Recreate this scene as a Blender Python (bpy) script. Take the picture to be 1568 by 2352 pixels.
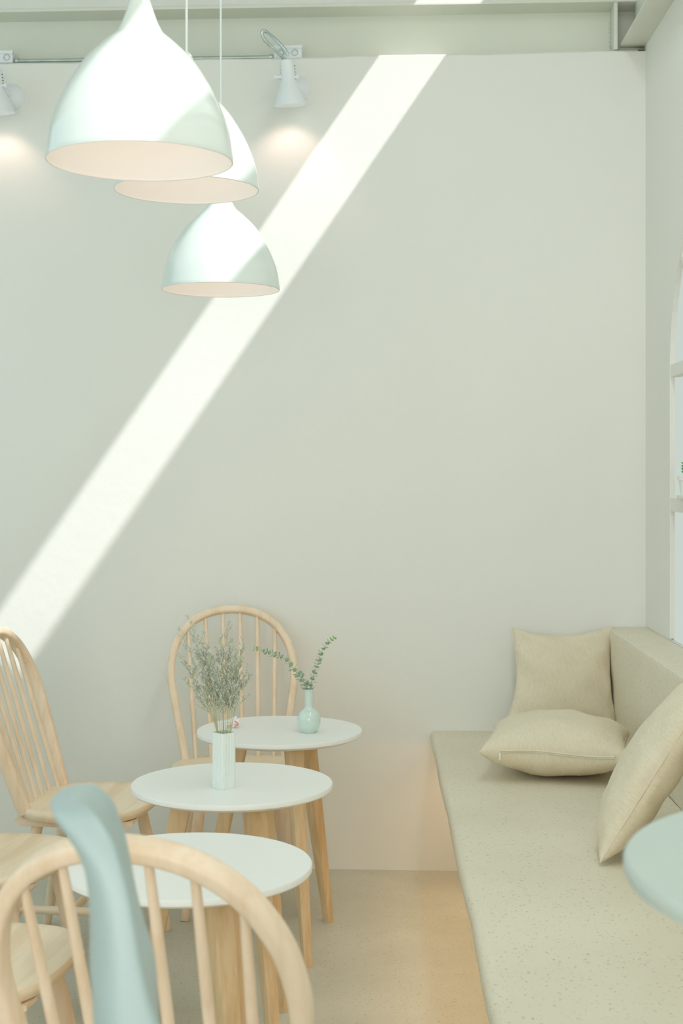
import bpy, bmesh, math, random
from mathutils import Vector, Matrix, noise

# ------------------------------------------------------------------ frame of reference
F = 3267.0            # focal length in pixels of the 1568x2352 photograph
HZ = 1090.0           # horizon row
TH = 0.02356          # yaw of the camera to the left of the room's depth axis
H = 1.35              # eye height
CT, ST = math.cos(TH), math.sin(TH)
def cw(x, z, h=0.0):                      # camera ground coordinates (right, ahead) -> room
    return Vector((x*CT - z*ST, x*ST + z*CT, h))

S = bpy.context.scene
C = S.collection
for o in list(bpy.data.objects): bpy.data.objects.remove(o)

# ------------------------------------------------------------------ camera
cam_d = bpy.data.cameras.new('camera'); cam = bpy.data.objects.new('camera', cam_d); C.objects.link(cam)
cam.location = (0, 0, H); cam.rotation_euler = (math.pi/2, 0, TH)
cam_d.sensor_fit = 'HORIZONTAL'; cam_d.sensor_width = 24; cam_d.lens = 50.0
cam_d.shift_y = -(1176-HZ)/1568
cam_d.clip_start = 0.05
cam_d.dof.use_dof = True; cam_d.dof.focus_distance = 3.6; cam_d.dof.aperture_fstop = 6.3
S.camera = cam

# ------------------------------------------------------------------ world, sun, daylight and fill lights
W = bpy.data.worlds.new('world'); S.world = W; W.use_nodes = True
bg = W.node_tree.nodes['Background']; bg.inputs[0].default_value = (0.894, 1.0, 0.92, 1); bg.inputs[1].default_value = 0.74
sd = bpy.data.lights.new('sun', 'SUN'); sun = bpy.data.objects.new('sun', sd); C.objects.link(sun)
sd.energy = 3.9; sd.angle = math.radians(0.7); sd.color = (0.98, 0.985, 1.0)
sdir = Vector((-0.69, 0.62, -1.0)); sun.rotation_euler = sdir.to_track_quat('-Z', 'Y').to_euler(); sun.location = (2, -1, 5)
def area(name, loc, look, sx, sy, power, col, spread=180):
    d = bpy.data.lights.new(name, 'AREA'); o = bpy.data.objects.new(name, d); C.objects.link(o)
    d.shape = 'RECTANGLE'; d.size = sx; d.size_y = sy; d.energy = power; d.color = col; d.spread = math.radians(spread)
    o.location = loc; o.rotation_euler = (Vector(look)-Vector(loc)).to_track_quat('-Z', 'Y').to_euler()
    return o
area('daylight_fill_left', (-2.5, 2.6, 1.9), (0.3, 3.6, 1.3), 3.6, 2.4, 13, (0.36, 0.88, 1.12))  # soft cool fill added at the left opening in place of daylight
area('daylight_roof', (0.49, 2.45, 3.29), (0.49, 2.45, 0), 0.23, 2.6, 19, (0.86, 0.94, 0.95)).rotation_euler = (0, 0, 0)
area('daylight_fill_rear', (-0.1, -1.4, 1.6), (0.1, 4.0, 1.1), 3.4, 2.4, 72, (1.0, 0.965, 0.95))  # fill light added behind the camera to brighten the room
S.view_settings.view_transform = 'Standard'; S.view_settings.look = 'None'
S.view_settings.exposure = -0.18; S.view_settings.gamma = 1.0; S.view_settings.use_curve_mapping = False
S.cycles.caustics_reflective = False; S.cycles.caustics_refractive = False
S.cycles.max_bounces = 10; S.cycles.diffuse_bounces = 6

# ------------------------------------------------------------------ materials
def newmat(name, col, rough=0.6, spec=0.5, coat=0.0, noise_amt=0.0, noise_scale=5.0, bump=0.0, bump_scale=60.0,
           stretch=(1,1,1), col2=None, speck=None, emit=None, emit_s=0.0, metal=0.0, coat_rough=0.1, sss=0.0):
    m = bpy.data.materials.new(name); m.use_nodes = True; nt = m.node_tree; N = nt.nodes; L = nt.links
    b = N['Principled BSDF']; b.inputs['Roughness'].default_value = rough; b.inputs['Metallic'].default_value = metal
    b.inputs['Specular IOR Level'].default_value = spec
    b.inputs['Coat Weight'].default_value = coat; b.inputs['Coat Roughness'].default_value = coat_rough
    tc = N.new('ShaderNodeTexCoord'); mp = N.new('ShaderNodeMapping'); L.new(tc.outputs['Object'], mp.inputs[0])
    mp.inputs['Scale'].default_value = stretch
    c1 = (*col, 1); c2 = (*(col2 or [c*(1-noise_amt) for c in col]), 1)
    n = N.new('ShaderNodeTexNoise'); n.inputs['Scale'].default_value = noise_scale; n.inputs['Detail'].default_value = 5
    L.new(mp.outputs[0], n.inputs['Vector'])
    r = N.new('ShaderNodeValToRGB'); r.color_ramp.elements[0].position = 0.35; r.color_ramp.elements[1].position = 0.68
    r.color_ramp.elements[0].color = c2; r.color_ramp.elements[1].color = c1
    L.new(n.outputs['Fac'], r.inputs[0]); out = r.outputs[0]
    if speck:
        for (sc, th, scol, amt) in speck:
            v = N.new('ShaderNodeTexVoronoi'); v.inputs['Scale'].default_value = sc
            nn = N.new('ShaderNodeTexNoise'); nn.inputs['Scale'].default_value = sc*0.9
            L.new(tc.outputs['Object'], v.inputs['Vector']); L.new(tc.outputs['Object'], nn.inputs['Vector'])
            mul = N.new('ShaderNodeMath'); mul.operation = 'LESS_THAN'; mul.inputs[1].default_value = th
            L.new(v.outputs['Distance'], mul.inputs[0])
            gt = N.new('ShaderNodeMath'); gt.operation = 'GREATER_THAN'; gt.inputs[1].default_value = 0.50
            L.new(nn.outputs['Fac'], gt.inputs[0])
            an = N.new('ShaderNodeMath'); an.operation = 'MULTIPLY'; L.new(mul.outputs[0], an.inputs[0]); L.new(gt.outputs[0], an.inputs[1])
            am = N.new('ShaderNodeMath'); am.operation = 'MULTIPLY'; am.inputs[1].default_value = amt; L.new(an.outputs[0], am.inputs[0])
            mx = N.new('ShaderNodeMixRGB'); mx.inputs[2].default_value = (*scol, 1)
            L.new(am.outputs[0], mx.inputs[0]); L.new(out, mx.inputs[1]); out = mx.outputs[0]
    L.new(out, b.inputs['Base Color'])
    if bump:
        bn = N.new('ShaderNodeTexNoise'); bn.inputs['Scale'].default_value = bump_scale; bn.inputs['Detail'].default_value = 6
        L.new(mp.outputs[0], bn.inputs['Vector'])
        bb = N.new('ShaderNodeBump'); bb.inputs['Strength'].default_value = bump; bb.inputs['Distance'].default_value = 0.004
        L.new(bn.outputs['Fac'], bb.inputs['Height']); L.new(bb.outputs[0], b.inputs['Normal'])
    if emit:
        b.inputs['Emission Color'].default_value = (*emit, 1); b.inputs['Emission Strength'].default_value = emit_s
    return m

def woodmat(name, a, b2, axis, rough=0.42, coat=0.15):
    """pale grained timber, the grain running along the given local axis"""
    m = bpy.data.materials.new(name); m.use_nodes = True; nt = m.node_tree; N = nt.nodes; L = nt.links
    b = N['Principled BSDF']; b.inputs['Roughness'].default_value = rough; b.inputs['Coat Weight'].default_value = coat
    b.inputs['Coat Roughness'].default_value = 0.25
    tc = N.new('ShaderNodeTexCoord'); mp = N.new('ShaderNodeMapping'); L.new(tc.outputs['Object'], mp.inputs[0])
    sc = [34, 34, 34]; sc[axis] = 2.2; mp.inputs['Scale'].default_value = sc
    n1 = N.new('ShaderNodeTexNoise'); n1.inputs['Scale'].default_value = 1.0; n1.inputs['Detail'].default_value = 6; n1.inputs['Distortion'].default_value = 0.4
    n2 = N.new('ShaderNodeTexNoise'); n2.inputs['Scale'].default_value = 4.5; n2.inputs['Detail'].default_value = 4
    L.new(mp.outputs[0], n1.inputs['Vector']); L.new(mp.outputs[0], n2.inputs['Vector'])
    mx = N.new('ShaderNodeMath'); mx.operation = 'MULTIPLY_ADD'; mx.inputs[1].default_value = 0.35
    L.new(n2.outputs['Fac'], mx.inputs[0]); L.new(n1.outputs['Fac'], mx.inputs[2])
    r = N.new('ShaderNodeValToRGB'); e = r.color_ramp.elements
    e[0].position = 0.48; e[0].color = (*b2, 1); e[1].position = 0.78; e[1].color = (*a, 1)
    L.new(mx.outputs[0], r.inputs[0]); L.new(r.outputs[0], b.inputs['Base Color'])
    bb = N.new('ShaderNodeBump'); bb.inputs['Strength'].default_value = 0.06; bb.inputs['Distance'].default_value = 0.002
    L.new(n2.outputs['Fac'], bb.inputs['Height']); L.new(bb.outputs[0], b.inputs['Normal'])
    return m

M = {}
M['plaster'] = newmat('cream_plaster', (0.83, 0.82, 0.775), 0.85, 0.25, noise_amt=0.03, noise_scale=1.3, bump=0.35, bump_scale=22)
M['plaster_side'] = newmat('cream_plaster_side', (0.83, 0.815, 0.765), 0.85, 0.25, noise_amt=0.03, noise_scale=1.3, bump=0.2, bump_scale=22)
M['ceiling'] = newmat('ceiling_paint', (0.80, 0.80, 0.76), 0.9, 0.2, noise_amt=0.05, bump=0.5, bump_scale=30)
M['steel'] = newmat('cream_painted_steel', (0.76, 0.77, 0.68), 0.5, 0.4, noise_amt=0.05, noise_scale=4, bump=0.1, bump_scale=40)
M['bench'] = newmat('polished_cement', (0.77, 0.71, 0.57), 0.5, 0.4, col2=(0.71, 0.645, 0.51), noise_scale=2.2, bump=0.15, bump_scale=90,
                    speck=[(70, 0.20, (0.30, 0.27, 0.22), 0.45), (110, 0.22, (0.45, 0.30, 0.20), 0.4), (38, 0.10, (0.33, 0.31, 0.28), 0.5)])
M['floor'] = newmat('speckled_cement_floor', (0.58, 0.565, 0.48), 0.6, 0.35, col2=(0.50, 0.485, 0.40), noise_scale=2.6, bump=0.3, bump_scale=80,
                    speck=[(75, 0.22, (0.33, 0.26, 0.18), 0.5), (120, 0.24, (0.40, 0.30, 0.2), 0.45)])
M['white'] = newmat('white_lacquer_top', (0.87, 0.87, 0.84), 0.38, 0.5, noise_amt=0.01, bump=0.03, bump_scale=200)
M['mint'] = newmat('mint_plastic', (0.41, 0.525, 0.53), 0.42, 0.5, noise_amt=0.02, bump=0.03, bump_scale=120)
M['mint_top'] = newmat('mint_laminate', (0.54, 0.62, 0.575), 0.42, 0.5, noise_amt=0.02, bump=0.03, bump_scale=120)
M['gloss'] = newmat('glossy_white_enamel', (0.73, 0.79, 0.75), 0.12, 0.5, coat=0.5, noise_amt=0.01, coat_rough=0.03)
M['lamp_in'] = newmat('matt_white_lining', (0.88, 0.86, 0.83), 0.8, 0.2, noise_amt=0.01)
M['whitemetal'] = newmat('white_powder_coat', (0.82, 0.85, 0.88), 0.3, 0.5, noise_amt=0.01)
M['galv'] = newmat('galvanised_metal', (0.62, 0.70, 0.68), 0.28, 0.5, metal=0.75, noise_amt=0.15, noise_scale=30)
M['dark'] = newmat('dark_gap', (0.12, 0.12, 0.11), 0.7)
M['cord'] = newmat('white_cord', (0.80, 0.84, 0.82), 0.5, noise_amt=0.02)
M['linen'] = newmat('beige_linen', (0.85, 0.76, 0.60), 0.95, 0.1, col2=(0.78, 0.69, 0.53), noise_scale=60, stretch=(6,1,1), bump=0.5, bump_scale=180)
M['linen2'] = newmat('pale_linen_piping', (0.78, 0.70, 0.54), 0.9, 0.1, noise_amt=0.06, noise_scale=80)
M['zip'] = newmat('cream_zip', (0.80, 0.80, 0.68), 0.5, 0.4, noise_amt=0.03, noise_scale=90)
M['vase'] = newmat('celadon_glaze', (0.66, 0.78, 0.72), 0.12, 0.5, coat=0.4, noise_amt=0.04, noise_scale=20)
M['vase_sq'] = newmat('pale_ribbed_porcelain', (0.80, 0.86, 0.83), 0.4, 0.5, noise_amt=0.02, noise_scale=20)
M['leaf'] = newmat('eucalyptus_leaf', (0.43, 0.58, 0.43), 0.6, 0.3, col2=(0.30, 0.46, 0.33), noise_scale=40)
M['leaf_tip'] = newmat('fresh_leaf', (0.33, 0.58, 0.20), 0.6, 0.3, col2=(0.26, 0.48, 0.18), noise_scale=40)
M['stem'] = newmat('olive_stem', (0.60, 0.61, 0.36), 0.8, 0.2, col2=(0.50, 0.52, 0.30), noise_scale=40)
M['bud'] = newmat('grey_lilac_bud', (0.78, 0.79, 0.70), 0.9, 0.1, col2=(0.44, 0.48, 0.48), noise_scale=160)
M['cactus'] = newmat('cactus_green', (0.16, 0.42, 0.18), 0.6, 0.3, col2=(0.10, 0.30, 0.14), noise_scale=60)
M['soil'] = newmat('pale_pebble_soil', (0.75, 0.70, 0.60), 0.9, 0.1, noise_amt=0.2, noise_scale=150)
M['pot'] = newmat('white_ceramic_pot', (0.84, 0.83, 0.80), 0.5, 0.4, noise_amt=0.02)
M['paper'] = newmat('white_wrapper', (0.90, 0.87, 0.87), 0.4, 0.4, noise_amt=0.02)
M['red'] = newmat('coral_red_print', (0.95, 0.22, 0.18), 0.4, 0.4, noise_amt=0.05)
M['bulb'] = newmat('warm_bulb', (1, 0.9, 0.8), 0.5, emit=(1.0, 0.86, 0.72), emit_s=1.6)
M['led'] = newmat('led_diffuser', (1, 0.9, 0.8), 0.5, emit=(1.0, 0.62, 0.30), emit_s=5)
M['render'] = newmat('white_render', (0.82, 0.83, 0.82), 0.9, 0.2, noise_amt=0.03)
WA, WB = (0.88, 0.71, 0.54), (0.79, 0.60, 0.42)
M['woodx'] = woodmat('pale_rubberwood_x', (0.88, 0.73, 0.54), (0.79, 0.61, 0.41), 0)
M['woody'] = woodmat('pale_rubberwood_y', WA, WB, 1)
M['woodz'] = woodmat('pale_rubberwood_z', WA, WB, 2)
M['oakz'] = woodmat('honey_oak_z', (0.76, 0.57, 0.35), (0.62, 0.43, 0.23), 2, 0.5, 0.05)

# ------------------------------------------------------------------ object helpers
def obj(name, bm, mat, parent=None, smooth=True, loc=None, rot=None):
    me = bpy.data.meshes.new(name)
    bmesh.ops.recalc_face_normals(bm, faces=bm.faces)
    bm.to_mesh(me); bm.free()
    if mat:
        for mm in (mat if isinstance(mat, (list, tuple)) else [mat]): me.materials.append(mm)
    if smooth:
        me.polygons.foreach_set('use_smooth', [True]*len(me.polygons))
        me.set_sharp_from_angle(angle=math.radians(38))
    o = bpy.data.objects.new(name, me); C.objects.link(o)
    if parent: o.parent = parent
    if loc is not None: o.location = loc
    if rot is not None: o.rotation_euler = rot
    return o
def tag(o, label=None, cat=None, group=None, kind=None):
    if label: o['label'] = label
    if cat: o['category'] = cat
    if group: o['group'] = group
    if kind: o['kind'] = kind
    return o
def thing(name, label, cat, loc=(0,0,0), rotz=0.0, group=None):
    o = bpy.data.objects.new(name, None); C.objects.link(o); o.empty_display_size = 0.05
    o.location = loc; o.rotation_euler = (0, 0, rotz); return tag(o, label, cat, group)
def kids(o): return [c for c in bpy.data.objects if c.parent == o]
def dup(root, loc, rotz, label, group=None, parent=None):
    r = root.copy(); C.objects.link(r)
    if parent is not None: r.parent = parent
    else:
        r.location = loc; r.rotation_euler = (0, 0, rotz); r['label'] = label
        if group: r['group'] = group
    for ch in kids(root): dup(ch, None, None, None, None, r)
    return r

def bm_box(bm, x0, x1, y0, y1, z0, z1, bev=0.0, seg=2):
    r = bmesh.ops.create_cube(bm, size=1.0)
    vs = r['verts']
    for v in vs:
        v.co = Vector(((x0+x1)/2 + v.co.x*(x1-x0), (y0+y1)/2 + v.co.y*(y1-y0), (z0+z1)/2 + v.co.z*(z1-z0)))
    if bev:
        es = list({e for v in vs for e in v.link_edges})
        bmesh.ops.bevel(bm, geom=es, offset=bev, segments=seg, affect='EDGES', profile=0.5)
    return bm
def box(x0, x1, y0, y1, z0, z1, bev=0.0): return bm_box(bmesh.new(), x0, x1, y0, y1, z0, z1, bev)
def bm_loft(bm, rings, cap0=True, cap1=True, closed=True):
    R = [[bm.verts.new(p) for p in r] for r in rings]
    n = len(R[0])
    for a, b in zip(R, R[1:]):
        for i in range(n if closed else n-1):
            bm.faces.new((a[i], a[(i+1) % n], b[(i+1) % n], b[i]))
    if cap0: bm.faces.new(R[0][::-1])
    if cap1: bm.faces.new(R[-1])
    return bm
def frames(pts, up=None):
    pts = [Vector(p) for p in pts]; out = []; prev = None
    for i, p in enumerate(pts):
        t = (pts[min(i+1, len(pts)-1)] - pts[max(i-1, 0)]).normalized()
        if up is not None: a = Vector(up)
        elif prev is None: a = Vector((0, 0, 1)) if abs(t.z) < 0.9 else Vector((1, 0, 0))
        else: a = prev
        a = (a - t*a.dot(t)).normalized(); b = t.cross(a).normalized(); prev = a
        out.append((p, a, b, t))
    return out
def bm_tube(bm, pts, rad, n=10, cap=True):
    fr = frames(pts); rad = rad if isinstance(rad, (list, tuple)) else [rad]*len(pts)
    return bm_loft(bm, [[p + a*math.cos(2*math.pi*k/n)*r + b*math.sin(2*math.pi*k/n)*r for k in range(n)] for (p, a, b, t), r in zip(fr, rad)], cap, cap)
def tube(pts, rad, n=10): return bm_tube(bmesh.new(), pts, rad, n)
def bm_lathe(bm, prof, n=48, cap0=False, cap1=False, c=(0,0,0)):
    c = Vector(c)
    return bm_loft(bm, [[c+Vector((r*math.cos(2*math.pi*k/n), r*math.sin(2*math.pi*k/n), z)) for k in range(n)] for r, z in prof], cap0, cap1)
def lathe(prof, n=48, cap0=False, cap1=False, c=(0,0,0)): return bm_lathe(bmesh.new(), prof, n, cap0, cap1, c)
def rrect(w, d, r, n=4):
    pts = []
    for cx, cy, a0 in ((w/2-r, d/2-r, 0), (-w/2+r, d/2-r, 90), (-w/2+r, -d/2+r, 180), (w/2-r, -d/2+r, 270)):
        for k in range(n+1):
            a = math.radians(a0+90*k/n); pts.append((cx+r*math.cos(a), cy+r*math.sin(a)))
    return pts
def catmull(P, n=8):
    P = [Vector(p) for p in P]; P = [2*P[0]-P[1]] + P + [2*P[-1]-P[-2]]; out = []
    for i in range(1, len(P)-2):
        for k in range(n):
            t = k/n; a, b, c, d = P[i-1:i+3]
            out.append(0.5*((2*b)+(c-a)*t+(2*a-5*b+4*c-d)*t*t+(3*b-a-3*c+d)*t**3))
    out.append(P[-2]); return out
def plate(outline, holes, t, frame):
    """flat plate with holes; outline in (u,v); frame maps (u,v,w) -> xyz"""
    cu = bpy.data.curves.new('tmp', 'CURVE'); cu.dimensions = '2D'; cu.fill_mode = 'BOTH'; cu.extrude = t/2
    for loop in [outline]+holes:
        sp = cu.splines.new('POLY'); sp.points.add(len(loop)-1); sp.use_cyclic_u = True
        for q, (u, v) in zip(sp.points, loop): q.co = (u, v, 0, 1)
    ob = bpy.data.objects.new('tmp', cu); C.objects.link(ob); bpy.context.view_layer.update()
    me = bpy.data.meshes.new_from_object(ob); bm = bmesh.new(); bm.from_mesh(me)
    bpy.data.objects.remove(ob); bpy.data.meshes.remove(me); bpy.data.curves.remove(cu)
    for v in bm.verts: v.co = frame(v.co.x, v.co.y, v.co.z)
    bmesh.ops.remove_doubles(bm, verts=bm.verts, dist=1e-5)
    return bm

# ------------------------------------------------------------------ room shell
XR = 0.915                                   # right wall face
CEIL = 3.30
YB = -1.5; XL = -2.6
tag(obj('floor', box(XL-0.1, XR+0.012, YB-0.1, 5.25, -0.08, 0.0), M['floor'], smooth=False), kind='structure')
# back wall, turned 1.6 degrees off square: local x along it, local y into it
WS = 0.052
WROT = TH - math.atan(WS)
W0 = cw(0, 4.865)
def onwall(px, py, off=0.0):                 # pixel -> local (x, height) on the plane 'off' in front of the wall
    k = (px-784)/F; z = (4.865-off)/(1+WS*k); x = k*z
    return x/math.cos(math.atan(WS)), H - (py-HZ)/F*z
def wobj(name, bm, mat, parent=None, **k):
    o = obj(name, bm, mat, parent, **k)
    if parent is None: o.location = W0; o.rotation_euler = (0, 0, WROT)
    return o
WT = 2.788
bm = bmesh.new()
nx = 90
x0, x1 = -3.0, 1.040
top = []
for i in range(nx+1):
    x = x0+(x1-x0)*i/nx
    h = WT + 0.0035*noise.noise(Vector((x*3, 0, 0))) + 0.0025*noise.noise(Vector((x*11, 5, 0))) + (x-1.0)*0.006
    rows = [Vector((x, 0, 0)), Vector((x, 0, h-0.006)), Vector((x, 0.006, h)), Vector((x, 0.25, h)), Vector((x, 0.25, 0))]
    top.append(rows)
bm_loft(bm, top)
tag(wobj('wall_back', bm, M['plaster']), kind='structure')
tag(wobj('wall_back_upper', box(x0, x1, 0.0, 0.25, 2.962, CEIL, 0.0), M['ceiling'], smooth=False), kind='structure')
# steel beam over the wall: web set back, flange above flush with the wall face
b = bpy.data.objects.new('trim_1', None); C.objects.link(b); b.location = W0; b.rotation_euler = (0, 0, WROT); tag(b, kind='structure')
obj('web', box(x0, x1, 0.105, 0.12, WT-0.03, 2.95), M['steel'], b, smooth=False)
bm = box(x0, x1, -0.004, 0.22, 2.950, 2.962, 0.002)
obj('flange', bm, M['steel'], b)
sx, _ = onwall(1414, 60)
bm = box(sx-0.006, sx+0.006, 0.0, 0.105, WT+0.003, 2.95, 0.001)
for i in range(8):
    bmesh.ops.create_icosphere(bm, subdivisions=1, radius=0.0035, matrix=Matrix.Translation((sx-0.008, 0.1-0.002, 2.8+0.016*i)))
obj('stiffener', bm, M['steel'], b)
# beam along the right wall, seen from below
b = bpy.data.objects.new('trim_2', None); C.objects.link(b); tag(b, kind='structure')
obj('flange', box(0.832, XR+0.001, YB, 4.865, 2.802, 2.812, 0.002), M['steel'], b)
obj('web', box(0.885, 0.895, YB, 4.86, 2.812, 3.1), M['steel'], b, smooth=False)
tag(obj('trim_3', box(0.89, 0.912, 4.835, 4.868, 2.783, 2.789), M['dark'], smooth=False), kind='structure')
# right wall with an arched opening
ay0, ay1, hs, R, sill = 3.44, 4.44, 1.66, 0.5, 0.832
arch = [(ay0, sill+0.004), (ay1, sill+0.004)] + [((ay0+ay1)/2+R*math.cos(a), hs+R*math.sin(a)) for a in [math.pi*k/32 for k in range(33)]]
bm = plate([(YB, 0), (5.1, 0), (5.1, CEIL), (YB, CEIL)], [arch], 0.012, lambda u, v, w: Vector((XR+0.006+w, u, v)))
tag(obj('wall_right', bm, M['plaster_side'], smooth=False), kind='structure')
# arched window: rails and fan bars set in the opening
wd = bpy.data.objects.new('window_1', None); C.objects.link(wd); wd.location = (XR, 0, 0); tag(wd, kind='structure')
bm = bmesh.new()
ring = [(ay1, sill+0.01)] + [((ay0+ay1)/2+R*math.cos(a), hs+R*math.sin(a)) for a in [math.pi*k/32 for k in range(33)]] + [(ay0, sill+0.01)]
prof = []
for i, (y, h) in enumerate(ring):
    cy, ch = (ay0+ay1)/2, hs
    if h < hs: dn = Vector((0, -1 if y > cy else 1, 0))
    else: dn = Vector((0, cy-y, ch-h)).normalized()
    p = Vector((0, y, h))
    prof.append([p+Vector((-0.002, 0, 0)), p+Vector((0.014, 0, 0)), p+Vector((0.014, 0, 0))+dn*0.008, p+Vector((-0.002, 0, 0))+dn*0.008])
obj('window_frame', bm_loft(bm, prof), M['plaster_side'], wd, smooth=False)
bm = bmesh.new()
bm_box(bm, 0.0, 0.07, ay0+0.008, ay1-0.008, 1.236, 1.277)
obj('middle_rail', bm, M['plaster_side'], wd, smooth=False)
bm = bmesh.new()
bm_box(bm, 0.0, 0.03, ay0+0.008, ay1-0.008, 1.652, 1.69)
obj('transom', bm, M['plaster_side'], wd, smooth=False)
for ang in (45, 90, 135):
    a = math.radians(ang); cy = (ay0+ay1)/2
    d = Vector((0, math.cos(a), math.sin(a))); p0 = Vector((0.01, cy, 1.68)); p1 = Vector((0.01, cy, hs))+d*0.492
    fr = frames([p0, p1], up=(1, 0, 0))
    obj('fan_bar', bm_loft(bmesh.new(), [[p+aa*x_+bb*y_ for x_, y_ in ((-.008, -.009), (.008, -.009), (.008, .009), (-.008, .009))] for p, aa, bb, t in fr]), M['plaster_side'], wd, smooth=False)
# unseen white wall added outside to keep the sun out of the window
tag(obj('sun_block_wall', box(2.6, 2.7, -1.0, 5.0, -0.08, 5.0), M['render'], smooth=False), kind='structure')
tag(obj('ground', box(XR+0.013, 2.6, -1.0, 11.0, -0.1, -0.02), M['render'], smooth=False), kind='structure')
# left wall and rear wall, mostly glazed openings that let the daylight in
bm = plate([(YB, 0), (5.2, 0), (5.2, CEIL), (YB, CEIL)], [[(0.6, 0.5), (4.6, 0.5), (4.6, 3.05), (0.6, 3.05)]], 0.1, lambda u, v, w: Vector((XL-0.05+w, u, v)))
tag(obj('wall_left', bm, M['plaster_side'], smooth=False), kind='structure')
bm = plate([(XL-0.1, 0), (XR, 0), (XR, CEIL), (XL-0.1, CEIL)], [[(-2.1, 0.5), (0.6, 0.5), (0.6, 3.05), (-2.1, 3.05)]], 0.1, lambda u, v, w: Vector((u, YB-0.05+w, v)))
tag(obj('wall_rear', bm, M['plaster_side'], smooth=False), kind='structure')
# ceiling with a long roof light running front to back
sx0, sx1 = 0.372, 0.612
bm = plate([(XL-0.1, YB-0.1), (XR+0.012, YB-0.1), (XR+0.012, 5.25), (XL-0.1, 5.25)], [[(sx0, 0.6), (sx1, 0.6), (sx1, 4.83), (sx0, 4.83)]], 0.02, lambda u, v, w: Vector((u, v, CEIL+0.01+w)))
tag(obj('ceiling', bm, M['ceiling'], smooth=False), kind='structure')

# ------------------------------------------------------------------ built-in cement bench
BX, BT, LX, LH = 0.188, 0.478, 0.785, 0.832
bench = thing('cement_bench', 'long beige speckled cement bench with a ledge backrest along the right wall', 'bench', (XR, 3.5, 0))
def bl(bm):
    bmesh.ops.translate(bm, verts=bm.verts, vec=(-XR, -3.5, 0)); return bm
yf, yr = 2.08, 4.93
bm = bmesh.new(); rings = []
for i in range(61):
    y = yf+(yr-yf)*i/60
    wv = 0.004*noise.noise(Vector((0, y*2.3, 1))) + 0.002*noise.noise(Vector((0, y*9, 3)))
    x = BX+wv
    yy = min(y, 4.8595-0.0285*x)
    sec = [(LX+0.01, BT-0.05), (x+0.03, BT-0.05), (x+0.008, BT-0.043), (x, BT-0.026), (x+0.003, BT-0.010), (x+0.012, BT-0.002), (x+0.028, BT), (LX+0.01, BT)]
    rings.append([Vector((a, yy, c)) for a, c in sec])
obj('seat_slab', bl(bm_loft(bm, rings)), M['bench'], bench)
obj('base', bl(box(BX+0.26, LX+0.02, yf+0.02, 4.833, 0, BT-0.05)), M['bench'], bench, smooth=False)
bm = bmesh.new(); rings = []
for i in range(41):
    y = min(yf+(yr-yf)*i/40, 4.8595-0.0285*XR)
    wv = 0.003*noise.noise(Vector((4, y*2.1, 1)))
    sec = [(LX+wv+0.012, BT-0.001), (LX+wv, LH-0.02), (LX+wv+0.005, LH-0.006), (LX+wv+0.016, LH), (XR-0.002, LH+0.003), (XR-0.002, BT-0.001)]
    rings.append([Vector((a, y, c)) for a, c in sec])
obj('backrest_ledge', bl(bm_loft(bm, rings)), M['bench'], bench)
led = tag(obj('led_strip', box(BX+0.105, BX+0.125, 2.1, 4.85, BT-0.062, BT-0.051), M['led'], smooth=False), 'warm light strip fixed beneath the front of the cement bench seat', 'light strip')
l = area('bench_strip_light', (BX+0.115, 3.5, BT-0.064), (BX+0.02, 3.5, 0.0), 2.6, 0.02, 1.9, (1.0, 0.74, 0.46), 118)
l.parent = led; 

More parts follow.
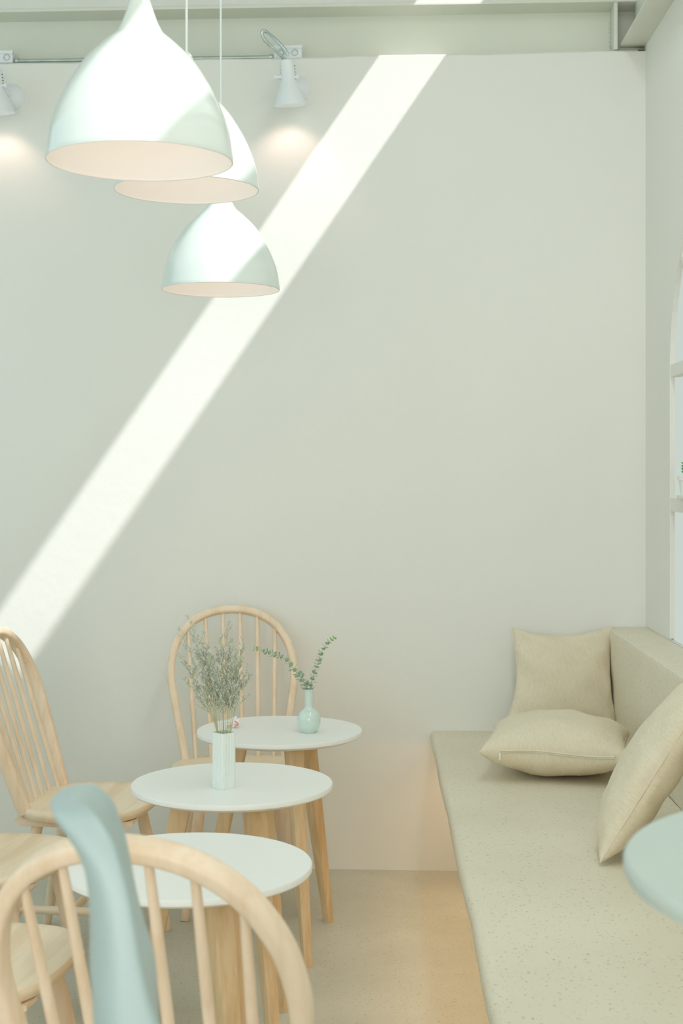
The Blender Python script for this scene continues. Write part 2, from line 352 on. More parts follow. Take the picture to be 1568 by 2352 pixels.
# ------------------------------------------------------------------ windsor chairs
def seat_outline(n=64, grow=0.0):
    pts = []
    for k in range(n):
        a = 2*math.pi*k/n; c, s = math.cos(a), math.sin(a)
        e = 2/2.7
        x = math.copysign(abs(c)**e, c)*(0.212+grow); y = math.copysign(abs(s)**e, s)*(0.188+grow)
        x *= 1.0 + 0.05*(y/0.2)                       # a little wider at the front
        pts.append((x, y))
    return pts
SH = 0.43
def windsor(label, loc, rotz, group):
    t = thing('windsor_chair', label, 'chair', loc, rotz, group)
    rings = []
    for g, z in ((-0.020, SH-0.030), (-0.007, SH-0.027), (0.0, SH-0.016), (0.0, SH-0.007), (-0.003, SH-0.002), (-0.009, SH)):
        rings.append([Vector((x, y, z)) for x, y in seat_outline(grow=g)])
    bm = bm_loft(bmesh.new(), rings, True, False)
    for g in (-0.05, -0.10, -0.16):
        pass
    last = rings[-1]; prev = [v for v in bm.verts if abs(v.co.z-SH) < 1e-6]
    # dished top
    rr = [last]
    for f, dz in ((0.85, -0.003), (0.6, -0.007), (0.3, -0.008), (0.05, -0.008)):
        rr.append([Vector((p.x*f, (p.y)*f, SH+dz)) for p in last])
    bm_loft(bm, rr, False, True); bmesh.ops.remove_doubles(bm, verts=bm.verts, dist=1e-5)
    obj('seat', bm, M['woodx'], t)
    # battens under the seat, front to back
    for s in (-1, 1):
        bm = bmesh.new(); zt = SH-0.030
        sec = [[Vector((s*0.125+dx*0.025, y, z)) for dx in (-1, 1) for z in ((zt, zb) if dx < 0 else (zb, zt))]
               for y, zb in ((-0.168, zt-0.008), (-0.152, zt-0.022), (0.152, zt-0.022), (0.168, zt-0.008))]
        obj('batten', bm_loft(bm, sec), M['woody'], t, smooth=False)
    zt = SH-0.052
    feet = {}
    for s in (-1, 1):
        for fy, ty, by in ((1, 0.112, 0.178), (-1, -0.112, -0.195)):
            p0 = Vector((s*0.122, ty, zt)); p1 = Vector((s*0.180, by, 0.0))
            pts = [p0.lerp(p1, q) for q in (0, 0.15, 0.45, 0.7, 0.93, 0.985, 1)]
            obj('leg', tube(pts, [0.0155, 0.0175, 0.0185, 0.0165, 0.0135, 0.0130, 0.0105], 14), M['woodz'], t)
            feet[(s, fy)] = (p0, p1)
    q = 0.60
    side = {}
    for s in (-1, 1):
        a = feet[(s, 1)][0].lerp(feet[(s, 1)][1], q); b_ = feet[(s, -1)][0].lerp(feet[(s, -1)][1], q)
        obj('stretcher', tube([a.lerp(b_, k) for k in (0.03, 0.2, 0.5, 0.8, 0.97)], [0.009, 0.0115, 0.0125, 0.0115, 0.009], 12), M['woody'], t)
        side[s] = a.lerp(b_, 0.5)
    obj('stretcher', tube([side[-1].lerp(side[1], k) for k in (0.04, 0.2, 0.5, 0.8, 0.96)], [0.009, 0.0115, 0.0125, 0.0115, 0.009], 12), M['woodx'], t)
    # bow
    lean = math.radians(18.5); by = -0.138
    def pl(u, v, w=0.0):
        return Vector((u, by - v*math.sin(lean) + w*math.cos(lean), SH-0.004 + v*math.cos(lean) + w*math.sin(lean)))
    half = [(0.160, -0.01), (0.176, 0.09), (0.190, 0.17), (0.2035, 0.26), (0.202, 0.32), (0.184, 0.385), (0.142, 0.445), (0.078, 0.483), (0.0, 0.495)]
    full = [(-u, v, 0) for u, v in half] + [(u, v, 0) for u, v in half[::-1][1:]]
    cv = catmull(full, 7)
    sec = rrect(0.025, 0.037, 0.008, 3); rings = []
    for i, p in enumerate(cv):
        a = cv[max(i-1, 0)]; c_ = cv[min(i+1, len(cv)-1)]; tg = (c_-a).normalized(); nn = Vector((tg.y, -tg.x, 0))
        rings.append([pl(p.x+nn.x*m, p.y+nn.y*m, w) for m, w in sec])
    obj('bow', bm_loft(bmesh.new(), rings), M['woodz'], t)
    for i in range(6):
        ub = (i-2.5)*0.051; ut = (i-2.5)*0.0585
        vt = min((p.y for p in cv if abs(p.x-ut) < 0.016 and p.y > 0.3), default=0.43)
        near = min((p for p in cv if p.y > 0.3), key=lambda p: abs(p.x-ut)); vt = near.y-0.006
        bo = -0.014*(1-(ub/0.14)**2)
        pts = []; rad = []
        for k in range(9):
            f = k/8; pts.append(pl(ub+(ut-ub)*f, -0.01+(vt+0.01)*f, bo*(1-f)**1.2))
            rad.append(0.0058+0.0024*math.sin(math.pi*min(1, (1-f)*0.9+0.05)))
        obj('spindle', tube(pts, rad, 10), M['woodz'], t)
    return t
def face(fx, fz):                # camera-ground facing direction -> rotation about z (local +y is forward)
    d = cw(fx, fz) ; return math.atan2(-d.x, d.y)
GRP = 'pale wooden spindle back chairs'
chD = windsor('pale wooden spindle back chair behind the two white tables, against the back wall', cw(-0.325, 4.505), face(0.16, -1), GRP)
dup(chD, cw(-0.716, 4.06), face(1, -0.14), 'pale wooden spindle back chair facing right beside the table with the ribbed vase', GRP)
dup(chD, cw(-0.850, 3.45), face(0.97, -0.24), 'pale wooden chair at left, flat seat behind the foreground bow, beside the nearest table', GRP)
dup(chD, cw(-0.703, 2.72), face(0.985, -0.17), 'pale wooden chair at bottom left, only its rounded seat seen through the foreground spindles', GRP)
dup(chD, cw(-0.187, 2.015), face(0.27, 1), 'blurred wooden chair in the foreground, seen from behind with its big bow back', GRP)

# ------------------------------------------------------------------ small three-legged tables
def round_table(label, loc, h, rot, group):
    t = thing('round_table', label, 'table', loc, rot, group)
    r = 0.239
    prof = [(0.0005, h-0.022), (r-0.030, h-0.022), (r-0.020, h-0.0205), (r-0.003, h-0.014), (r, h-0.011), (r, h-0.002), (r-0.0015, h), (0.0005, h)]
    obj('tabletop', lathe(prof, 96, True, True), M['white'], t)
    for k in range(3):
        a = math.radians(120*k)
        d = Vector((math.cos(a), math.sin(a), 0)); n = Vector((-d.y, d.x, 0))
        p0 = d*0.115+Vector((0, 0, h-0.020)); p1 = d*0.228
        rings = []
        for q in (0, 0.08, 0.5, 1.0):
            p = p0.lerp(p1, q); w = (0.048, 0.047, 0.038, 0.026)[(0, 0.08, 0.5, 1.0).index(q)]
            rings.append([p + d*x_ + n*y_ for x_, y_ in rrect(w, w*0.92, 0.004, 2)])
        obj('leg', bm_loft(bmesh.new(), rings), M['oakz'], t)
    return t
TG = 'small white round tables on three oak legs'
TAz, TBz, TCz = 4.115, 3.385, 2.735
hA, hB, hC = 0.612, 0.617, 0.602
round_table('small white round table in the back row, carrying the green bottle vase', cw(-0.179, TAz), hA, math.radians(52)+TH, TG)
round_table('small white round table in the middle, carrying the ribbed vase of dried flowers', cw(-0.260, TBz), hB, math.radians(180)+TH, TG)
round_table('small white round table nearest the camera, empty, behind the foreground bow', cw(-0.295, TCz), hC, math.radians(183)+TH, TG)

# ------------------------------------------------------------------ tall round table at right
tt = thing('bar_table', 'blurred pale mint round bar table cut off by the right edge', 'table', cw(0.567, 1.310))
jr, jh = 0.302, 0.987
obj('tabletop', lathe([(0.0005, jh-0.022), (jr-0.012, jh-0.022), (jr-0.002, jh-0.017), (jr, jh-0.011), (jr, jh-0.004), (jr-0.003, jh), (0.0005, jh)], 96, True, True), M['mint_top'], tt)
obj('pole', lathe([(0.03, 0.02), (0.03, jh-0.04), (0.08, jh-0.022)], 32, True, True), M['whitemetal'], tt)
obj('foot_plate', lathe([(0.22, 0.0), (0.22, 0.008), (0.20, 0.016), (0.03, 0.03)], 64, True, True), M['whitemetal'], tt)

# ------------------------------------------------------------------ mint moulded bar chair in front, seen edge on
ms = thing('moulded_bar_chair', 'blurred mint plastic moulded chair in the foreground, seen edge on', 'chair', cw(-0.023, 1.33), face(1, 0.165))
# local: +y forward (to the right in view), x across; (height, forward face y, depth, half width)
key = [(0.62, -0.132, 0.054, 0.125), (0.78, -0.135, 0.053, 0.124), (0.867, -0.139, 0.0515, 0.122), (0.906, -0.150, 0.043, 0.119), (0.94, -0.159, 0.034, 0.115),
       (0.971, -0.165, 0.030, 0.110), (0.995, -0.170, 0.029, 0.104), (1.017, -0.176, 0.031, 0.096), (1.034, -0.182, 0.036, 0.086), (1.046, -0.190, 0.037, 0.074), (1.054, -0.199, 0.029, 0.062), (1.0575, -0.207, 0.013, 0.050)]
rings = []
kc = catmull([(a, b_, c_) for a, b_, c_, d_ in key], 6); kw = catmull([(d_, a, 0) for a, b_, c_, d_ in key], 6)
for p, q in zip(kc, kw):
    hgt, yf_, dp = p; w = q.x; sec = []
    for k in range(56):
        a = 2*math.pi*k/56; u = math.copysign(abs(math.cos(a))**0.28, math.cos(a)); v = math.copysign(abs(math.sin(a))**0.55, math.sin(a))
        y = yf_-dp/2+v*dp/2
        y -= 0.016*(1-u*u)                                   # dished across the width
        sec.append(Vector((u*w, y, hgt)))
    rings.append(sec)
bk = obj('backrest', bm_loft(bmesh.new(), rings), M['mint'], ms)
bm = bmesh.new()
rings = []
for g, z in ((-0.02, 0.615), (0.0, 0.62), (0.0, 0.64), (-0.015, 0.65)):
    rings.append([Vector((x*0.82*(1+g), y*0.86*(1+g), z)) for x, y in seat_outline()])
rings.append([Vector((x*0.4, y*0.4, 0.635)) for x, y in seat_outline()])
obj('seat', bm_loft(bm, rings), M['mint'], ms)
for sx_ in (-1, 1):
    for sy_ in (-1, 1):
        obj('leg', tube([Vector((sx_*0.11, sy_*0.11, 0.62)), Vector((sx_*0.17, sy_*0.17, 0.0))], [0.014, 0.010], 12), M['whitemetal'], ms)
ft = [Vector((sx_*0.152, sy_*0.152, 0.2)) for sx_, sy_ in ((-1, -1), (1, -1), (1, 1), (-1, 1), (-1, -1))]
bm = bmesh.new()
for a, b_ in zip(ft, ft[1:]): bm_tube(bm, [a, b_], 0.007, 8)
obj('foot_ring', bm, M['whitemetal'], ms)

# ------------------------------------------------------------------ pendant lamps
def pendant(label, cx, cz, h):
    t = thing('pendant_lamp', label, 'lamp', cw(cx, cz, h), 0, 'white onion shaped pendant lamps')
    raw = [(0.165, 0, 0), (0.1645, 0.012, 0), (0.157, 0.058, 0), (0.139, 0.106, 0), (0.121, 0.140, 0), (0.096, 0.177, 0), (0.064, 0.209, 0), (0.044, 0.226, 0),
           (0.034, 0.242, 0), (0.026, 0.262, 0), (0.020, 0.280, 0), (0.0155, 0.298, 0), (0.011, 0.309, 0), (0.004, 0.315, 0)]
    outer = [(p.x, p.y) for p in catmull(raw, 5)]
    obj('lamp_shade', lathe(outer, 96, False, True), M['gloss'], t)
    inner = [(0.165, 0.0), (0.1635, -0.0012), (0.162, 0.0)] + [(r-0.003, z) for r, z in outer if 0.002 < z < 0.235]
    obj('lining', lathe(inner, 96, False, True), M['lamp_in'], t)
    cap = obj('cord', tube([Vector((0, 0, 0.31)), Vector((0.0, 0, CEIL-h))], 0.0028, 8), M['cord'], t)
    ro = obj('ceiling_rose', lathe([(0.045, CEIL-h), (0.045, CEIL-h-0.02), (0.01, CEIL-h-0.028)], 32, True, True), M['gloss'], t)
    bb = bmesh.new(); bmesh.ops.create_uvsphere(bb, u_segments=20, v_segments=12, radius=0.03)
    bmesh.ops.translate(bb, verts=bb.verts, vec=(0, 0, 0.155))
    obj('bulb', bb, M['bulb'], t)
    d = bpy.data.lights.new('bulb_light', 'POINT'); d.energy = 0.24; d.color = (1.0, 0.83, 0.76); d.shadow_soft_size = 0.03
    lo = bpy.data.objects.new('bulb_light', d); C.objects.link(lo); lo.parent = t; lo.location = (0, 0, 0.09)
    return t
pendant('largest white pendant lamp, nearest the camera at top left', -0.357, 2.52, H+0.554)
pendant('white pendant lamp half hidden behind the largest one', -0.353, 3.24, H+0.648)
pendant('smallest and lowest white pendant lamp, in front of the light streak on the wall', -0.338, 3.98, H+0.517)

# ------------------------------------------------------------------ wall spots, boxes, conduit
SPG = 'white wall spotlights'
def spot(label, px, py_top):
    lx, lh = onwall(px, py_top, 0.12)
    base = W0 + Matrix.Rotation(WROT, 3, 'Z') @ Vector((lx, 0, lh))
    t = thing('wall_spotlight', label, 'lamp', base, WROT, SPG)
    # local y: into the wall; lamp head hangs 12 cm out, mouth tipped a little towards the wall
    hd = []
    ax = Matrix.Translation((0, -0.12, 0)) @ Matrix.Rotation(math.radians(8), 4, 'X') @ Matrix.Rotation(math.radians(-3.5), 4, 'Y')
    bm = lathe([(0.006, 0.0), (0.020, 0.0), (0.0245, -0.004), (0.0245, -0.068), (0.027, -0.072), (0.0545, -0.146), (0.0555, -0.150)], 40, True, False)
    bm_lathe(bm, [(0.0555, -0.150), (0.053, -0.149), (0.025, -0.075), (0.022, -0.055)], 40, False, True)
    bmesh.ops.transform(bm, matrix=ax, verts=bm.verts)
    hd = obj('lamp_head', bm, M['whitemetal'], t)
    for grp in ((-12, 8), (172, 192)):
        bm = bmesh.new()
        for k in range(4):
            for a in grp:
                a = math.radians(a)
                bm2 = bmesh.ops.create_cube(bm, size=1.0)
                mt = ax @ Matrix.Rotation(-a, 4, 'Z') @ Matrix.Translation((0.0243, 0, -0.022-0.010*k)) @ Matrix.Diagonal((0.0015, 0.008, 0.003, 1))
                bmesh.ops.transform(bm, matrix=mt, verts=bm2['verts'])
        obj('vent_slots', bm, M['dark'], hd, smooth=False)
    bm = bmesh.new(); bmesh.ops.create_uvsphere(bm, u_segments=20, v_segments=12, radius=0.021)
    bmesh.ops.transform(bm, matrix=ax @ Matrix.Translation((0, 0, -0.112)), verts=bm.verts)
    obj('bulb', bm, M['bulb'], t)
    bm = lathe([(0.0005, -0.030), (0.018, -0.028), (0.036, -0.018), (0.046, -0.006), (0.048, 0.0)], 40, True, True)
    bmesh.ops.transform(bm, matrix=Matrix.Translation((0.022, 0, -0.068)) @ Matrix.Rotation(math.radians(-90), 4, 'X'), verts=bm.verts)
    for v in bm.verts: v.co.y = -abs(v.co.y)
    obj('mounting_plate', bm, M['whitemetal'], t)
    bm = tube([Vector((0.022, -0.02, -0.068)), Vector((0.018, -0.07, -0.060)), Vector((0.0, -0.085, -0.056))], 0.007, 12)
    bm_tube(bm, [Vector((-0.034, -0.12, -0.058)), Vector((0.034, -0.12, -0.058))], 0.0055, 12)
    for s in (-1, 1):
        bm_tube(bm, [Vector((s*0.034, -0.12, -0.054)), Vector((s*0.030, -0.095, -0.056)), Vector((0.006*s, -0.082, -0.056))], 0.0035, 8)
        bm_tube(bm, [Vector((s*0.032, -0.12, -0.058)), Vector((s*0.041, -0.12, -0.058))], 0.008, 12)
    obj('bracket', bm, M['whitemetal'], t)
    d = bpy.data.lights.new('spot_light', 'SPOT'); d.energy = 1.15; d.color = (1.0, 0.68, 0.58); d.spot_size = math.radians(108); d.spot_blend = 0.7; d.shadow_soft_size = 0.02
    lo = bpy.data.objects.new('spot_light', d); C.objects.link(lo); lo.parent = t; lo.location = (0, -0.115, -0.147)
    lo.rotation_euler = (math.radians(-22), 0, 0) if False else (Vector((0, 0.33, -1))).to_track_quat('-Z', 'Y').to_euler()
    return t
spot('white wall spotlight right of the pendant lamps, shining beside the sun streak', 663, 137)
spot('white wall spotlight cut off by the left edge of the photo', -8, 157)

def jbox(label, px0, px1, pyt):
    a, h1 = onwall(px0, pyt, 0.0); b_, _ = onwall(px1, pyt, 0.0)
    t = thing('junction_box', label, 'junction box', W0 + Matrix.Rotation(WROT, 3, 'Z') @ Vector(((a+b_)/2, 0.02, WT-0.006)), WROT, 'white electrical junction boxes')
    w = (b_-a)/2; hh = h1-WT+0.006
    obj('box_body', box(-w, w, 0.0, 0.05, 0, hh, 0.004), M['whitemetal'], t)
    obj('box_lid', box(-w-0.002, w+0.002, -0.004, 0.01, hh-0.010, hh+0.001, 0.002), M['whitemetal'], t)
    for s in (-0.5, 0.5):
        bm = lathe([(0.0095, 0), (0.0112, 0), (0.0112, 0.0016), (0.0095, 0.0016)], 24, False, False)
        bmesh.ops.transform(bm, matrix=Matrix.Translation((s*w, -0.0008, hh*0.45)) @ Matrix.Rotation(math.radians(90), 4, 'X'), verts=bm.verts)
        obj('knockout', bm, M['galv'], t)
    return t, (a+b_)/2, w
jbox('white junction box above the right wall spotlight', 627, 692, 101)
jbox('white junction box at the left end of the conduit', -28, 25, 113)
ca, _ = onwall(28, 130); cb, _ = onwall(624, 125)
ho = WT-0.006
cd = thing('electrical_conduit', 'thin galvanised conduit pipe running along the top of the back wall', 'conduit', W0 + Matrix.Rotation(WROT, 3, 'Z') @ Vector(((ca+cb)/2, 0.04, ho)), WROT)
m = (cb-ca)/2
pts = [Vector((-m+2*m*k/12, 0.0, 0.011+0.0*k)) for k in range(13)]
obj('pipe', tube(pts, 0.0058, 12), M['galv'], cd)
pts2 = [Vector((-m+2*m*k/12, 0.012, 0.018+0.0*k)) for k in range(13)]
obj('pipe', tube(pts2, 0.0035, 10), M['galv'], cd)
for s in (-1, 1):
    bm = bmesh.new(); bm_tube(bm, [Vector((s*(m-0.001), 0, 0.011)), Vector((s*(m-0.012), 0, 0.011))], 0.0105, 12)
    obj('coupling', bm, M['galv'], cd)
# ribbed flexible conduit looping from the box into the lamp head
def flex(label, dx):
    P = []
    for px, py, off in ((660, 124, -0.0), (650, 108, 0.03), (632, 88, 0.06), (613, 72, 0.08), (605, 74, 0.095), (610, 90, 0.105), (630, 110, 0.115), (648, 127, 0.12), (659, 137, 0.121)):
        lx, lh = onwall(px+dx[0], py+dx[1], off); P.append(Vector((lx, -off, lh)))
    P = catmull(P, 26); c0 = P[0].copy(); P = [p-c0 for p in P]
    # resample evenly for regular ribs
    L = [0]; 
    for a, b_ in zip(P, P[1:]): L.append(L[-1]+(b_-a).length)
    n = int(L[-1]/0.0011); Q = []; j = 0
    for i in range(n+1):
        d = L[-1]*i/n
        while j < len(L)-2 and L[j+1] < d: j += 1
        Q.append(P[j].lerp(P[j+1], (d-L[j])/max(1e-9, L[j+1]-L[j])))
    rad = [0.0052+0.0014*math.sin(i*math.pi/2.5) for i in range(len(Q))]
    o = obj('flexible_conduit', tube(Q, rad, 12), M['galv'])
    o.location = W0 + Matrix.Rotation(WROT, 3, 'Z') @ c0; o.rotation_euler = (0, 0, WROT)
    return tag(o, label, 'conduit')
flex('silver ribbed flexible conduit looping above the right wall spotlight', (0, 0))

# ------------------------------------------------------------------ cushions
def cushion_bm(a, T, seed, fold=0.0, ears=()):
    n = 44; bm = bmesh.new(); grid = {}
    for side in (1, -1):
        for i in range(n+1):
            for j in range(n+1):
                u = -1+2*i/n; v = -1+2*j/n
                edge = i in (0, n) or j in (0, n)
                if edge and side == -1: grid[(side, i, j)] = grid[(1, i, j)]; continue
                uu = math.copysign(abs(math.sin(u*math.pi/2))**1.0, u); vv = math.copysign(abs(math.sin(v*math.pi/2))**1.0, v)
                x = uu*a*(1-0.085*(1-vv*vv)); y = vv*a*(1-0.085*(1-uu*uu))
                e = max(0.0, (1-uu*uu)*(1-vv*vv))
                z = side*T*e**0.40
                # wrinkles gathered near the edges and corners
                wn = noise.noise(Vector((x*14+seed, y*14, side*3.0))); wf = noise.noise(Vector((x*38, y*9+seed, side)))
                k = 1-e
                z += (0.006*wn + 0.0035*wf*k)*min(1, e*8+0.15)
                z += fold*math.sin((uu*2.3+vv*3.1)*2.6+seed)*0.006*k*min(1, e*8)
                x += 0.004*noise.noise(Vector((y*16, seed, side)))*abs(uu)**6; y += 0.004*noise.noise(Vector((x*16, seed+9, side)))*abs(vv)**6
                for (su, sv, ex_, ey_) in ears:
                    wq = (max(0, (1+su*uu)/2)*max(0, (1+sv*vv)/2))**3; x += ex_*wq; y += ey_*wq
                grid[(side, i, j)] = bm.verts.new((x, y, z))
    for side in (1, -1):
        for i in range(n):
            for j in range(n):
                q = [grid[(side, i, j)], grid[(side, i+1, j)], grid[(side, i+1, j+1)], grid[(side, i, j+1)]]
                if side < 0: q.reverse()
                bm.faces.new(q)
    return bm
def edge_pts(a, which, n=24, f0=-1, f1=1):
    out = []
    for k in range(n+1):
        t = f0+(f1-f0)*k/n; m_ = a*(1-0.085*(1-t*t)); x = t*a
        out.append({'S': Vector((x, -m_, 0)), 'N': Vector((x, m_, 0)), 'E': Vector((m_, x, 0)), 'W': Vector((-m_, x, 0))}[which])
    return out
def cushion(label, centre, ex, ey, a, T, seed, fold=0.0, zipper=None, ears=()):
    """ex, ey: unit-ish vectors (camera ground coordinates x, ahead, up) of the cushion's square"""
    def conv(v): w = cw(v[0], v[1]); return Vector((w.x, w.y, v[2]))
    X = conv(ex).normalized(); Y = conv(ey); Y = (Y-X*Y.dot(X)).normalized(); Z = X.cross(Y)
    m4 = Matrix((X, Y, Z)).transposed().to_4x4(); c = cw(centre[0], centre[1], centre[2])
    t = thing('cushion', label, 'cushion', c, 0, None)
    t.rotation_euler = m4.to_euler()
    obj('cover', cushion_bm(a, T, seed, fold, ears), M['linen'], t)
    bm = bmesh.new()
    for wch in 'SNEW':
        if wch == zipper: continue
        E = edge_pts(a, wch)
        for p in E:
            uu, vv = p.x/a, p.y/a
            x, y = p.x, p.y
            for (su, sv, ex_, ey_) in ears:
                wq = (max(0, (1+su*uu)/2)*max(0, (1+sv*vv)/2))**3; x += ex_*wq; y += ey_*wq
            p.x, p.y = x, y
        bm_tube(bm, E, 0.0020, 6)
    obj('seam', bm, M['linen'], t)
    if zipper:
        bm = bmesh.new(); P = edge_pts(a, zipper, 30, -0.72, 0.80)
        for i, p in enumerate(P): p.z += 0.004*math.sin(i*0.2)+0.002
        bm_tube(bm, [p+Vector((0, -0.002, 0.0035)) for p in P], 0.0028, 8)
        z = obj('zip_flap', bm, M['linen2'], t)
        obj('zip', tube([p+Vector((0, -0.003, -0.0005)) for p in P], 0.0010, 8), M['zip'], t)
        bm = bmesh.new(); bm_box(bm, P[0].x-0.003, P[0].x+0.003, P[0].y-0.016, P[0].y-0.013, -0.018, 0.002, 0.0008)
        obj('zip_pull', bm, M['zip'], t)
    return t
cushion('beige linen cushion propped upright in the corner against the wall', (0.742, 4.735, 0.655), (1, 0.10, 0.02), (0.0, 0.25, 1), 0.168, 0.062, 3, 1.6, ears=((-1, -1, -0.085, -0.012), (-1, 1, 0.006, 0.022), (1, 1, 0.012, 0.016)))
cushion('beige linen cushion lying flat on the bench with its zip facing out', (0.633, 4.165, 0.566), (0.975, -0.20, -0.01), (0.2, 0.98, 0.0), 0.208, 0.088, 11, 0.4, 'S')
e1 = Vector((0.50, -0.12, 0.86)).normalized(); e2 = Vector((0.25, 0.97, 0.03)).normalized()
A_ = Vector((0.574, 3.17, 0.483)); ce = A_ + e1*0.21 + e2*0.205
cushion('beige linen cushion leaning on the ledge at right, behind the bar table', tuple(ce), tuple(e1), tuple(e2), 0.212, 0.068, 23, 0.6)

# ------------------------------------------------------------------ ribbed vase with dried flowers
vz = 3.325; vx = (514-784)/F*vz
vt = thing('ribbed_vase', 'pale ribbed square vase holding dried flowers on the middle table', 'vase', cw(vx, vz, hB), math.radians(43)+TH)
def flute(s, inset, d):
    pts = []; nfl = 9; half = s/2
    for side in range(4):
        ang = math.pi/2*side; ca_, sa_ = math.cos(ang), math.sin(ang)
        for k in range(nfl*6):
            t_ = k/(nfl*6); x = half-inset; y = -half+s*t_
            x -= d*(1-abs(math.sin(math.pi*nfl*t_)))**1.5
            cr = 0.006; yy = max(-half+inset, min(half-inset, y))
            over = max(0, abs(y)-(half-cr)); x -= (cr-math.sqrt(max(0, cr*cr-over*over)))*0.9 if over else 0
            pts.append((x*ca_-yy*sa_, x*sa_+yy*ca_))
    return pts
rings = [[Vector((x*g, y*g, z)) for x, y in flute(0.0415, 0, dd)] for g, z, dd in ((0.93, 0, 0.0004), (1.0, 0.003, 0.0014), (1.0, 0.06, 0.0014), (1.0, 0.128, 0.0014), (0.985, 0.1315, 0.0006))]
rings += [[Vector((x*g, y*g, z)) for x, y in flute(0.0415, 0, 0.0)] for g, z in ((0.90, 0.131), (0.86, 0.127), (0.84, 0.01))]
obj('vase_body', bm_loft(bmesh.new(), rings), M['vase_sq'], vt)
random.seed(5)
bq = thing('dried_flower_bunch', 'bunch of dried sea lavender with tiny grey-lilac buds in the ribbed vase', 'flowers', cw(vx, vz, hB+0.012), TH)
def camv(x, z, h): return Vector((x, z, h))
tips = [(-105, -0.02, 232), (-88, 0.01, 258), (-72, -0.01, 214), (-97, 0.02, 150), (-60, 0.02, 205), (-45, 0.0, 190), (-30, -0.02, 176), (-12, 0.02, 190), (2, 0, 256), (10, 0.02, 206),
        (22, -0.02, 188), (34, 0.01, 205), (44, 0.0, 150), (46, 0.02, 122), (-108, 0.0, 172), (-92, -0.02, 122), (-75, 0.02, 180), (-52, 0.03, 150), (-20, -0.03, 150), (8, 0.03, 140),
        (28, 0.03, 160), (18, -0.03, 120), (-35, 0.03, 135), (-5, -0.02, 110), (-15, 0.0, 214), (-48, -0.03, 228)]
for ti, (dx, dz, dy) in enumerate(tips):
    x1_ = (dx+8)*vz/F; h1_ = 0.119+dy*vz/F-0.002
    root = Vector((random.uniform(-0.010, 0.010)+ (0.006 if dx > 0 else -0.004), random.uniform(-0.01, 0.01), 0.0))
    rim = Vector((max(-0.016, min(0.016, x1_*0.35)), dz*0.35, 0.119))
    tip = Vector((x1_, dz*1.3, h1_))
    mid = rim.lerp(tip, 0.5)+Vector((-x1_*0.06, 0, 0.008))
    P = catmull([root, rim, mid, tip], 10)
    bs = bmesh.new(); bb = bmesh.new()
    bm_tube(bs, P, [0.0008*(1-0.6*k/(len(P)-1)) for k in range(len(P))], 5)
    def bud(p, r):
        bmesh.ops.create_icosphere(bb, subdivisions=1, radius=r, matrix=Matrix.Translation(p) @ Matrix.Rotation(random.uniform(0, 3), 4, 'X') @ Matrix.Diagonal((0.8, 0.8, 1.5, 1)))
    def twig(p, d, ln, depth):
        bend = Vector((random.uniform(-.25, .25), random.uniform(-.25, .25), 0.35))
        q = [p, p+d*ln*0.5, p+(d+bend*0.4).normalized()*ln]
        bm_tube(bs, q, [0.0004, 0.00035, 0.0002], 4, False)
        if depth:
            for k in range(3 if depth > 1 else 2):
                f = 0.35+0.3*k; b0 = q[0].lerp(q[2], min(f, 1))
                nd = (d + Vector((random.uniform(-1, 1), random.uniform(-1, 1), random.uniform(0, .7)))*0.75).normalized()
                twig(b0, nd, ln*random.uniform(0.4, 0.6), depth-1)
        nb = max(2, int(ln/0.0045))
        for k in range(nb):
            f = 0.3+0.7*(k+0.5)/nb
            bud(p.lerp(q[2], f)+Vector((random.uniform(-1, 1), random.uniform(-1, 1), random.uniform(-.3, 1)))*0.0016, random.uniform(0.0009, 0.0016))
    n0 = len(P)
    for k in range(15, n0, 1):
        f = (k-15)/(n0-15)
        if random.random() < 0.78:
            tg = (P[min(k+1, n0-1)]-P[k-1]).normalized()
            for _ in range(2 if f > 0.5 else 1):
                side = Vector((random.uniform(-1, 1), random.uniform(-1, 1), random.uniform(-.1, .5)))
                d = (tg*0.9+side*1.15).normalized()
                twig(P[k], d, random.uniform(0.014, 0.036)*(1-0.5*f), 2 if f < 0.75 else 1)
    sp = obj('sprig', bs, M['stem'], bq, smooth=False)
    tag(obj('buds', bb, M['bud'], sp, smooth=False), kind='stuff')

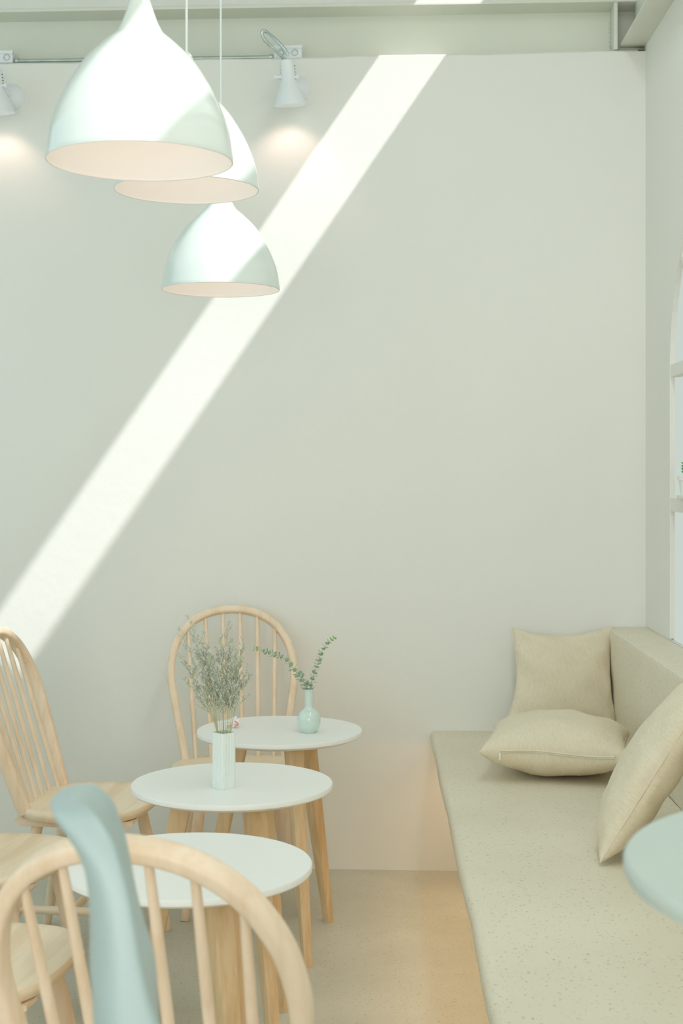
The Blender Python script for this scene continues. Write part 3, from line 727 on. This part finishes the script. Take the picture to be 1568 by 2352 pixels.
# ------------------------------------------------------------------ bottle vase with eucalyptus
ez = 4.075; exx = (709.5-784)/F*ez
bv = thing('bottle_vase', 'glossy celadon bottle vase with round body on the back table', 'vase', cw(exx, ez, hA), TH)
s_ = ez/F
prof = [(x*s_, z*s_, 0) for x, z in ((15, 0), (17, 1.5), (24, 12), (26.8, 26), (25.5, 37), (20, 47), (13, 53), (10.3, 58), (9.8, 66), (9.8, 88), (10.2, 95), (11.2, 99))]
out_ = [(p.x, p.y) for p in catmull(prof, 5)]
inn = [(9.8*s_, 99.5*s_), (8.4*s_, 97*s_), (8.0*s_, 60*s_)]
obj('vase_body', lathe(out_+inn, 56, True, True), M['vase'], bv)
def eucalyptus(label, pix, seed, rl):
    random.seed(seed)
    pts = []
    for px, py, dz in pix:
        z = ez+dz; pts.append(Vector(((px-784)/F*z-exx, dz, H-(py-HZ)/F*z-hA)))
    P = catmull(pts, 10)
    t = thing('eucalyptus_sprig', label, 'plant', cw(exx, ez, hA), TH)
    n = len(P)
    obj('stem', tube(P, [0.0013*(1-0.6*k/(n-1)) for k in range(n)], 6), M['stem'], t)
    bm = bmesh.new()
    L = [0]
    for a, b_ in zip(P, P[1:]): L.append(L[-1]+(b_-a).length)
    st = next(i for i in range(n) if P[i].z > 0.122)
    d0 = L[st]; sp_ = 0.0092; cnt = int((L[-1]-d0)/sp_); 
    for c in range(cnt+1):
        d = d0+sp_*c; j = max(i for i in range(n) if L[i] <= d); j = min(j, n-2)
        p = P[j].lerp(P[j+1], (d-L[j])/(L[j+1]-L[j])); tg = (P[j+1]-P[j]).normalized()
        f = c/max(1, cnt); r = rl*(1-0.35*f)*random.uniform(0.85, 1.15)
        base = Vector((0, 1, 0)) if c % 2 else Vector((1, 0.25, 0.2)); base = (base-tg*base.dot(tg)).normalized()
        ro = Matrix.Rotation(random.uniform(-0.5, 0.5), 3, tg)
        for s in (-1, 1):
            od = (ro @ base)*s; od = (od+tg*random.uniform(0.15, 0.7)).normalized()
            wd_ = tg.cross(od).normalized(); up = od.cross(wd_).normalized()
            cen = p+od*r*0.15
            ring = []
            for k in range(12):
                a = 2*math.pi*k/12; lx = r*(1-math.cos(a)); ly = r*0.92*math.sin(a)
                ring.append(bm.verts.new(cen+od*lx+wd_*ly+up*(-0.10*r*(ly/r)**2*2 + 0.12*lx)))
            cc = bm.verts.new(cen+od*r - up*0.0008)
            for k in range(12):
                fc = bm.faces.new((ring[k], ring[(k+1) % 12], cc)); fc.material_index = 1 if f > 0.86 else 0
    o = obj('foliage', bm, [M['leaf'], M['leaf_tip']], t)
    sm = o.modifiers.new('thick', 'SOLIDIFY'); sm.thickness = 0.0004
    return t
eucalyptus('eucalyptus sprig arching to the left out of the bottle vase', [(709, 1640, 0), (707, 1590, 0), (697, 1566, -0.005), (675, 1537, -0.01), (655, 1513, -0.01), (628, 1502, -0.01), (604, 1494, -0.01), (583, 1488, -0.01)], 7, 0.0088)
eucalyptus('eucalyptus sprig rising to the right out of the bottle vase', [(709, 1640, 0), (711, 1590, 0), (716, 1563, 0.005), (727, 1530, 0.01), (737, 1500, 0.01), (751, 1477, 0.01), (769, 1463, 0.01)], 9, 0.0076)

# ------------------------------------------------------------------ crumpled wrapper
random.seed(3)
wz = 4.15; wx = (538-784)/F*wz
wt = thing('crumpled_wrapper', 'small crumpled white and red wrapper on the back table', 'wrapper', cw(wx, wz, hA), TH)
bm = bmesh.new(); bmesh.ops.create_icosphere(bm, subdivisions=3, radius=0.017)
for v in bm.verts:
    d = v.co.normalized(); q = 0.72+0.55*noise.noise(d*2.3+Vector((4, 1, 2)))+0.25*noise.noise(d*5)
    v.co = Vector((d.x*1.15, d.y, d.z*1.0))*0.017*q*1.1
mz = min(v.co.z for v in bm.verts)
for v in bm.verts: v.co.z -= mz
obj('paper', bm, M['paper'], wt, smooth=False)
bm = bmesh.new()
loopA = [Vector((0.002, -0.0155, 0.022)), Vector((0.007, -0.016, 0.018)), Vector((0.0125, -0.014, 0.010)), Vector((0.006, -0.017, 0.009)), Vector((0.003, -0.0165, 0.010))]
bm_tube(bm, catmull(loopA, 5), 0.0016, 6)
loopB = [Vector((-0.013+0.0045*math.cos(a), -0.0135, 0.005+0.004*math.sin(a))) for a in [k*0.7 for k in range(8)]]
bm_tube(bm, loopB, 0.0013, 6)
obj('red_print', bm, M['red'], wt)

# ------------------------------------------------------------------ potted cactus in the window
pz = 4.235; pxx = (1569-784)/F*pz
c0 = cw(pxx+0.015, pz)
tr = tag(obj('plant_tray', box(-0.035, 0.05, -0.16, 0.028, 0, 0.012, 0.002), M['pot']), 'thin white tray on the window rail under the cactus pot', 'tray')
tr.location = (c0.x+0.005, c0.y, 1.277)
pt = thing('potted_cactus', 'small green cactus in a white pot on the window rail', 'plant', (c0.x, c0.y, 1.289))
obj('pot', lathe([(0.0225, 0), (0.0285, 0.043), (0.0325, 0.044), (0.034, 0.056), (0.030, 0.057), (0.028, 0.048)], 36, True, True), M['pot'], pt)
obj('soil', lathe([(0.028, 0.050), (0.02, 0.057), (0.004, 0.060)], 24, True, True), M['soil'], pt)
bm = bmesh.new()
pr = catmull([(0.008, 0.055, 0), (0.015, 0.068, 0), (0.016, 0.085, 0), (0.011, 0.10, 0), (0.002, 0.106, 0)], 5)
bm_loft(bm, [[Vector((p.x*(1+0.12*math.cos(10*a))*math.cos(a), p.x*(1+0.12*math.cos(10*a))*math.sin(a), p.y)) for a in [2*math.pi*k/60 for k in range(60)]] for p in pr])
for k in range(10):
    for j in range(4):
        a = 2*math.pi*k/10; z = 0.066+0.009*j
        d = Vector((math.cos(a), math.sin(a), 0.5)).normalized()
        bm_tube(bm, [Vector((0.013*math.cos(a), 0.013*math.sin(a), z)), Vector((0.013*math.cos(a), 0.013*math.sin(a), z))+d*0.010], [0.0028, 0.0008], 5)
obj('cactus', bm, M['cactus'], pt)
